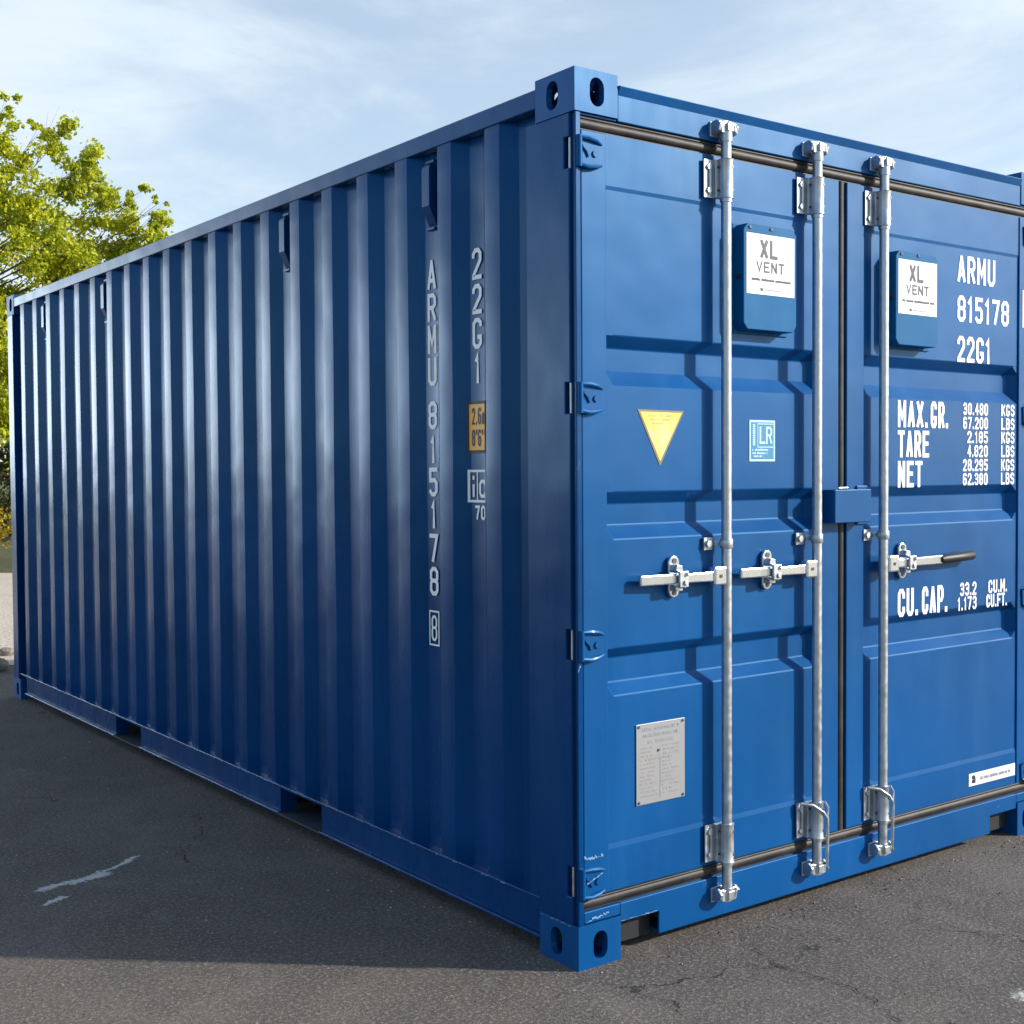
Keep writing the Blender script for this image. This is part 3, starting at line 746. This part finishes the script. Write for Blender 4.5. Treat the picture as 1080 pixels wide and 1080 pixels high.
def asphalt():
    m = mat('asphalt', (.07, .066, .062), .85, 0, .3); nt = m.node_tree; b = nt.nodes['Principled BSDF']
    g = tex(nt, 78, 4, .8); g2 = tex(nt, 230, 3, .7); big = tex(nt, .8, 7, .66, dist=1.0); mid = tex(nt, 4, 7, .7); st = tex(nt, 1.7, 5, .7, dist=2.0)
    c = mixc(nt, rng(nt, big.outputs['Fac'], .34, .66, 0, 1), (.106, .089, .075), (.170, .146, .122))
    c = mixc(nt, rng(nt, mid.outputs['Fac'], .35, .75, 0, .55), c, (.055, .052, .050))
    c = mixc(nt, rng(nt, st.outputs['Fac'], .56, .72, 0, .55), c, (.21, .19, .17))
    c = mixc(nt, rng(nt, g.outputs['Fac'], .50, .64, 0, .72), c, (.36, .33, .30))
    c = mixc(nt, rng(nt, g2.outputs['Fac'], .53, .66, 0, .8), c, (.02, .02, .02))
    v = tex(nt, 75, coord='Object', typ='ShaderNodeTexVoronoi'); sp = rng(nt, v.outputs['Distance'], .10, .16, 1, 0)
    sel = N(nt, 'ShaderNodeSeparateColor'); nt.links.new(v.outputs['Color'], sel.inputs[0])
    sp = math_(nt, 'MULTIPLY', sp, rng(nt, sel.outputs[0], .86, .88, 0, 1))
    c = mixc(nt, sp, c, (.40, .38, .34))
    dk = math_(nt, 'MULTIPLY', rng(nt, v.outputs['Distance'], .18, .30, 1, 0), rng(nt, sel.outputs[1], .95, .96, 0, 1))
    c = mixc(nt, dk, c, (.014, .013, .012))
    # hairline crack network: warped cell borders shown only in places
    t0 = N(nt, 'ShaderNodeTexCoord'); wn = N(nt, 'ShaderNodeTexNoise'); wn.inputs['Scale'].default_value = 2.3; wn.inputs['Detail'].default_value = 8; wn.inputs['Roughness'].default_value = .65
    nt.links.new(t0.outputs['Object'], wn.inputs[0])
    wv = N(nt, 'ShaderNodeVectorMath', operation='MULTIPLY_ADD'); wv.inputs[1].default_value = (.55, .55, 0); nt.links.new(wn.outputs['Color'], wv.inputs[0]); nt.links.new(t0.outputs['Object'], wv.inputs[2])
    vc = N(nt, 'ShaderNodeTexVoronoi', feature='DISTANCE_TO_EDGE', voronoi_dimensions='2D'); vc.inputs['Scale'].default_value = .62; nt.links.new(wv.outputs[0], vc.inputs[0])
    wv2 = tex(nt, 11, 3); wid = rng(nt, wv2.outputs['Fac'], .35, .7, .0008, .0052)
    cr0 = math_(nt, 'LESS_THAN', vc.outputs['Distance'], wid); cm = tex(nt, .9, 4); cr1 = math_(nt, 'MULTIPLY', cr0, rng(nt, cm.outputs['Fac'], .50, .60, 0, .85))
    c = mixc(nt, cr1, c, (.016, .015, .014))
    # worn white paint
    dist = N(nt, 'ShaderNodeTexNoise'); dist.inputs['Scale'].default_value = 14; dist.inputs['Detail'].default_value = 5
    nt.links.new(t0.outputs['Object'], dist.inputs[0])
    wp = N(nt, 'ShaderNodeVectorMath', operation='MULTIPLY_ADD'); wp.inputs[1].default_value = (.07, .07, 0); nt.links.new(dist.outputs['Color'], wp.inputs[0])
    of = N(nt, 'ShaderNodeVectorMath', operation='SUBTRACT'); of.inputs[1].default_value = (.035, .035, 0); nt.links.new(t0.outputs['Object'], of.inputs[0]); nt.links.new(of.outputs[0], wp.inputs[2])
    mk = seg_mask(nt, wp.outputs[0], [(-1.05, 1.76, -.92, 1.79, .036), (-.93, 1.775, -.82, 1.81, .055), (-.80, 1.83, -.67, 1.92, .024), (-1.10, 1.58, -1.02, 1.64, .022), (-.665, 1.925, -.65, 1.94, .03),
        (.90, -.93, 1.10, -1.06, .085), (1.0, -.93, 1.12, -.97, .05)])
    pn = tex(nt, 60, 5, .8); pp = math_(nt, 'ADD', mk, rng(nt, pn.outputs['Fac'], .3, .7, -.75, .45))
    pm = rng(nt, pp, .22, .50, 0, .9)
    c = mixc(nt, pm, c, (.66, .64, .60))
    nt.links.new(c, b.inputs['Base Color'])
    bump(nt, b, mid.outputs['Fac'], .35, .03); bump(nt, b, g.outputs['Fac'], .9, .007)
    return m
def sheet(name, pts, z, m, **k):
    b = MB(); b.face([(x, y, z) for x, y in pts]); return b.build(name, m, fix=False, kind='structure', **k)
FW = Vector((math.cos(AZ), math.sin(AZ))); RT = Vector((math.sin(AZ), -math.cos(AZ)))
def at(D_, lat): p = Vector((CAM.x, CAM.y))+FW*D_+RT*lat; return (p.x, p.y)
b = MB(); b.face([(-900, -900, 0), (900, -900, 0), (900, 900, 0), (-900, 900, 0)]); b.build('ground', asphalt(), fix=False, kind='structure')
def gravel():
    m = mat('pale_gravel', (.45, .40, .33), .9); nt = m.node_tree; b = nt.nodes['Principled BSDF']
    a = tex(nt, 30, 4, .7); c0 = tex(nt, 1.2, 4)
    c = mixc(nt, rng(nt, a.outputs['Fac'], .35, .65, 0, 1), (.42, .34, .26), (.74, .65, .54))
    c = mixc(nt, rng(nt, c0.outputs['Fac'], .45, .7, 0, .5), c, (.50, .40, .30)); nt.links.new(c, b.inputs['Base Color'])
    bump(nt, b, a.outputs['Fac'], .8, .03); return m
sheet('gravel_path', [at(9.95, -40), at(10.0, 60), at(19.6, 60), at(19.2, -40)], .004, gravel())
def soil():
    m = mat('grassy_soil', (.07, .08, .03), .95); nt = m.node_tree; b = nt.nodes['Principled BSDF']
    a = tex(nt, 6, 6, .7); c = mixc(nt, rng(nt, a.outputs['Fac'], .35, .65, 0, 1), (.07, .055, .03), (.09, .11, .02)); nt.links.new(c, b.inputs['Base Color'])
    bump(nt, b, a.outputs['Fac'], .8, .1); return m
sheet('meadow', [at(19.25, -600), at(19.65, 600), at(700, 700), at(700, -700)], .006, soil())
# cracks and worn paint (thin ragged sheets)
CR = mat('crack_dark', (.012, .011, .010), .95)
def crack(name, pts, w, seed):
    r = random.Random(seed); P = []
    for i in range(len(pts)-1):
        for k in range(16):
            t = k/16; P.append((pts[i][0]+(pts[i+1][0]-pts[i][0])*t+r.gauss(0, .008), pts[i][1]+(pts[i+1][1]-pts[i][1])*t+r.gauss(0, .010)))
    b = MB(); prev = None
    for i in range(len(P)-1):
        d = Vector((P[i+1][0]-P[i][0], P[i+1][1]-P[i][1])).normalized(); n = Vector((-d.y, d.x))*w*r.uniform(.25, 1.0)
        cur = [(P[i][0]-n.x, P[i][1]-n.y, .004), (P[i][0]+n.x, P[i][1]+n.y, .004)]
        if prev and r.random() > .12: b.face([prev[0], cur[0], cur[1], prev[1]])
        prev = cur
    b.build(name, CR, fix=False, kind='structure')
crack('ground_crack', [(-.03+.62, -.10), (.50, -.35), (.55, -.60), (.45, -.85), (.50, -1.15)], .0028, 1)
crack('ground_crack', [(-.03, 2.55), (-.22, 2.35), (-.30, 2.1), (-.50, 1.86), (-.52, 1.7)], .0034, 2)
# loose grit on the asphalt
rg = random.Random(21); b = MB()
def pebble(x, y, s):
    n = len(b.v); P = [(1, 0, 0), (-1, 0, 0), (0, 1, 0), (0, -1, 0), (0, 0, 1), (0, 0, -.6)]
    a = rg.random()*6.28; ca, sa = math.cos(a), math.sin(a)
    for p in P:
        q = [c*s*rg.uniform(.6, 1.3) for c in p]; b.v.append((x+q[0]*ca-q[1]*sa, y+q[0]*sa+q[1]*ca, s*.35+q[2]*.7))
    for f in ((0,2,4),(2,1,4),(1,3,4),(3,0,4),(2,0,5),(1,2,5),(3,1,5),(0,3,5)): b.f.append(tuple(n+i for i in f)); b.m.append(rg.choice((0, 0, 1, 2)) if False else 0)
for i in range(1500):
    D_ = rg.uniform(2.8, 9.5); la = rg.uniform(-.45, .45)*D_; x, y = at(D_, la)
    if -.03 < x < W_+.03 and -.03 < y < L_+.03: continue
    pebble(x, y, rg.choice((.0018, .0025, .003, .0045)) * rg.uniform(.7, 1.3))
for i in range(500):   # gathered along the base of the container
    if rg.random() < .6: x, y = -.02-abs(rg.gauss(0, .07)), rg.uniform(0, L_)
    else: x, y = rg.uniform(.2, W_), -.02-abs(rg.gauss(0, .06))
    pebble(x, y, rg.choice((.002, .003, .0045)) * rg.uniform(.7, 1.4))
GR_ = mat('grit', (.2, .18, .16), .9); ng = GR_.node_tree; gi = N(ng, 'ShaderNodeNewGeometry'); 
ng.links.new(mixc(ng, gi.outputs['Random Per Island'], (.03, .028, .026), (.42, .39, .34)), ng.nodes['Principled BSDF'].inputs['Base Color'])
o_ = b.build('loose_grit', GR_); o_['kind'] = 'stuff'; o_['label'] = 'fine loose grit scattered over the dark asphalt around the container'; o_['category'] = 'grit'
# edging stones along the gravel
ST = mat('edging_stone', (.20, .18, .16), .9); nt_ = ST.node_tree; b_ = nt_.nodes['Principled BSDF']
t_ = tex(nt_, 9, 5, .7); nt_.links.new(mixc(nt_, rng(nt_, t_.outputs['Fac'], .3, .7, 0, 1), (.10, .085, .07), (.36, .32, .27)), b_.inputs['Base Color']); bump(nt_, b_, t_.outputs['Fac'], .7, .04)
def stone(loc, s, seed, label):
    r = random.Random(seed); bm = bmesh.new(); bmesh.ops.create_icosphere(bm, subdivisions=3, radius=1)
    off = [Vector((r.gauss(0, 1), r.gauss(0, 1), r.gauss(0, 1))).normalized() for _ in range(9)]
    for v in bm.verts:
        k = 1
        for o_ in off: k -= max(0, v.co.normalized().dot(o_)-.72)*.55
        v.co = v.co*k; v.co.x *= s*1.2; v.co.y *= s; v.co.z *= s*.65
    me = bpy.data.meshes.new('stone'); bm.to_mesh(me); bm.free()
    o = ob('stone', me, None, ST, smooth=35); o.location = loc; o.rotation_euler = (0, 0, r.random()*6)
    o['label'] = label; o['category'] = 'stone'; o['group'] = 'edging stones at the border of asphalt and gravel'
for i, (D_, la, s, lab) in enumerate(((9.7, -3.98, .10, 'rough brown edging stone at the far left frame edge where asphalt meets pale gravel'),
        (9.95, -3.82, .075, 'small brown stone nearest the container rear post on the gravel border'),
        (10.5, -4.19, .07, 'pale rough stone lying on the gravel just behind the edging stones'))):
    p = at(D_, la); stone((p[0], p[1], s*.4), s, i+1, lab)

# ------------------------------------------------------------------ trees
BARK = mat('bark', (.10, .075, .05), .9); nb = BARK.node_tree; bb = nb.nodes['Principled BSDF']; tb = tex(nb, 12, 5, .7, (1, 1, .25))
nb.links.new(mixc(nb, rng(nb, tb.outputs['Fac'], .3, .7, 0, 1), (.05, .036, .025), (.17, .13, .09)), bb.inputs['Base Color']); bump(nb, bb, tb.outputs['Fac'], .8, .03)
def leafmat(name, a, c, d):
    m = bpy.data.materials.new(name); m.use_nodes = True; nt = m.node_tree; nt.nodes.clear()
    out = N(nt, 'ShaderNodeOutputMaterial'); g = N(nt, 'ShaderNodeNewGeometry'); n = tex(nt, 1.1, 3)
    ra = math_(nt, 'ADD', math_(nt, 'MULTIPLY', g.outputs['Random Per Island'], .6), math_(nt, 'MULTIPLY', n.outputs['Fac'], .5))
    r = N(nt, 'ShaderNodeValToRGB'); nt.links.new(ra, r.inputs[0]); e = r.color_ramp.elements
    e[0].position = .15; e[0].color = (*a, 1); e[1].position = .85; e[1].color = (*d, 1); k = e.new(.5); k.color = (*c, 1)
    pb = N(nt, 'ShaderNodeBsdfPrincipled'); pb.inputs['Roughness'].default_value = .45; pb.inputs['Specular IOR Level'].default_value = .35
    tr = N(nt, 'ShaderNodeBsdfTranslucent'); mx = N(nt, 'ShaderNodeMixShader'); mx.inputs[0].default_value = .42
    nt.links.new(r.outputs[0], pb.inputs['Base Color']); nt.links.new(r.outputs[0], tr.inputs[0])
    nt.links.new(pb.outputs[0], mx.inputs[1]); nt.links.new(tr.outputs[0], mx.inputs[2]); nt.links.new(mx.outputs[0], out.inputs[0]); return m
LEAF_Y = leafmat('spring_leaves', (.16, .24, .018), (.42, .48, .026), (.72, .69, .04))
LEAF_D = leafmat('dark_leaves', (.02, .035, .010), (.045, .06, .014), (.09, .09, .02))
LEAF_B = leafmat('yellow_bush_leaves', (.30, .22, .01), (.45, .32, .01), (.55, .40, .02))
def plant(name, loc, clumps, leaf, lm, per, seed, trunk_r, label, cat, group=None, fork=.35, stems=1):
    """clumps: (x, y, z, radius) relative to the base"""
    r = random.Random(seed)
    props = dict(label=label, category=cat)
    if group: props['group'] = group
    root = empty(name, loc, **props)
    top = max(c[2] for c in clumps); cx = sum(c[0] for c in clumps)/len(clumps); cy = sum(c[1] for c in clumps)/len(clumps)
    b = MB(); ax = []
    nseg = 8
    for i in range(nseg+1):
        t = i/nseg; z = t*top*.86
        ax.append(Vector((cx*t*.8+math.sin(t*5+seed)*.05*top*.3, cy*t*.8+math.cos(t*4+seed)*.05*top*.3, z)))
    ax[0] = Vector((0, 0, -.1))
    b.tube(ax, [trunk_r*(1.25 if i == 0 else 1)*(1-.86*i/nseg) for i in range(nseg+1)], 9)
    for st in range(stems-1):
        a = r.random()*6.28; q = Vector((math.cos(a), math.sin(a), 0))*trunk_r*3
        b.tube([q*.4+Vector((0, 0, -.05)), q*1.6+Vector((0, 0, top*.4)), q*3+Vector((0, 0, top*.8))], [trunk_r*.6, trunk_r*.4, trunk_r*.1], 7)
    for (x, y, z, cr_) in clumps:
        t = max(fork, min(1, (z-.35*math.hypot(x-cx, y-cy))/(top*.86)*.85)); f = t*nseg; i = min(nseg-1, int(f)); s = ax[i].lerp(ax[i+1], f-i)
        e = Vector((x, y, z)); mid = s.lerp(e, .5)+Vector((r.gauss(0, .06), r.gauss(0, .06), -.12))*(e-s).length*.5
        rr = trunk_r*(1-.8*t)*.34
        b.tube([s, mid, e], [rr, rr*.55, rr*.18], 6)
        for _ in range(3):
            d = Vector((r.gauss(0, 1), r.gauss(0, 1), r.gauss(.4, .8))).normalized()*cr_*.85
            b.tube([mid.lerp(e, .7), e+d], [rr*.28, rr*.06], 4)
    b.build('trunk', BARK, root, smooth=60)
    V = []; Fc = []
    for (x, y, z, cr_) in clumps:
        n = int(per*(cr_/.5)**2)
        subs = [Vector((r.gauss(0, .5), r.gauss(0, .5), r.gauss(0, .42)))*cr_ for _ in range(max(3, int(9*cr_/.5)))]
        for _ in range(n):
            sb = r.choice(subs); p = Vector((x, y, z))+sb+Vector((r.gauss(0, .2), r.gauss(0, .2), r.gauss(0, .17)))*cr_*.95
            nn = Vector((r.gauss(0, 1), r.gauss(0, 1), r.gauss(.5, 1))).normalized(); t1 = nn.orthogonal().normalized()
            an = r.random()*6.28; t1 = (Matrix.Rotation(an, 3, nn) @ t1); t2 = nn.cross(t1)
            s = leaf*r.uniform(.6, 1.25); k = len(V)
            V += [tuple(p-t1*s*.5), tuple(p+t2*s*.32-nn*s*.06), tuple(p+t1*s*.55), tuple(p-t2*s*.32-nn*s*.06)]
            Fc.append((k, k+1, k+2, k+3))
    me = bpy.data.meshes.new('crown'); me.from_pydata(V, [], Fc); ob('crown', me, root, lm)
    return root
def W2(lat, dep): v = RT*lat+FW*dep; return v.x, v.y
# the big yellow-green tree: crown 5.5 m wide, trunk hidden behind the container's corner
rr = random.Random(11); cl = []
DT = 22.0; BL = -9.6
def addc(lat, z, dep, cr_): x, y = W2(lat-BL, dep); cl.append((x, y, z, cr_))
k = 0
while k < 92:
    u, v, w = rr.uniform(-1, 1), rr.uniform(-1, 1), rr.uniform(-1, 1)
    q = u*u+v*v+w*w
    if q > 1 or (q < .22 and rr.random() < .6): continue
    if v > (.74 if w < 0 else .86): continue
    addc(BL-.25+u*2.85, 4.35+v*2.62, w*2.5, rr.uniform(.38, .62)); k += 1
for lat, z, cr_ in ((-8.45, 7.95, .16), (-8.55, 7.6, .20), (-8.85, 7.55, .3), (-8.05, 7.55, .13), (-7.95, 7.3, .22), (-7.8, 7.15, .2), (-7.35, 7.05, .28), (-7.1, 6.75, .25), (-7.55, 6.7, .4), (-6.95, 6.35, .17), (-6.6, 5.9, .22), (-6.35, 5.8, .16), (-6.2, 5.98, .15), (-5.92, 5.62, .2), (-5.72, 5.72, .10), (-5.78, 5.45, .2), (-6.15, 5.35, .32), (-6.6, 5.35, .4), (-6.9, 5.8, .35), (-7.2, 6.2, .4), (-6.5, 4.9, .45), (-7.0, 5.1, .5), (-5.95, 5.15, .25), (-7.2, 4.6, .5), (-9.3, 7.3, .4)):
    addc(lat-(.22 if lat > -7.4 else 0), z+(.38 if lat > -7.4 else -.16), rr.uniform(-.8, .6), cr_*1.12)
for lat, z in ((-8.95, 6.9), (-8.5, 6.85), (-9.3, 6.7), (-8.75, 6.4), (-8.2, 6.6), (-9.7, 6.9), (-9.1, 2.6), (-8.9, 2.0), (-9.2, 3.1), (-8.7, 2.9)): addc(lat, z, -.6, .4)
plant('deciduous_tree', (*at(DT, BL), 0), cl, .088, LEAF_Y, 1050, 3, .12, 'tall yellow-green tree rising behind the far left end of the container', 'tree')
# darker trees further back
def blob(seed, n, w, h, z0, cr_=.5):
    r = random.Random(seed); out = []
    while len(out) < n:
        u, v, q = r.uniform(-1, 1), r.uniform(-1, 1), r.uniform(-1, 1)
        if u*u+v*v+q*q > 1: continue
        out.append((u*w, v*w, z0+h/2+q*h/2, cr_*r.uniform(.8, 1.3)))
    return out
plant('broadleaf_tree', (*at(29, -11.3), 0), blob(1, 46, 2.1, 4.4, .6), .11, LEAF_D, 190, 8, .16, 'dark green bushy tree seen in the gap left of the container rear post', 'tree', stems=2)
plant('broadleaf_tree', (*at(33, -15.4), 0), blob(2, 46, 2.4, 5.2, .8), .11, LEAF_D, 190, 9, .18, 'darker broad tree standing farther back beyond the yellow-green tree at the frame edge', 'tree', stems=2)
plant('shrub', (*at(20.6, -8.45), 0), blob(5, 16, .55, .75, .30, .26), .07, LEAF_B, 260, 10, .03, 'low bright yellow shrub at the edge of the gravel, left of the container', 'shrub', fork=.1, stems=4)
plant('shrub', (*at(22.2, -9.1), 0), blob(6, 22, .9, 1.0, .25, .35), .08, LEAF_D, 230, 12, .03, 'low dark green shrub behind the bright yellow shrub beyond the gravel', 'shrub', fork=.1, stems=4)
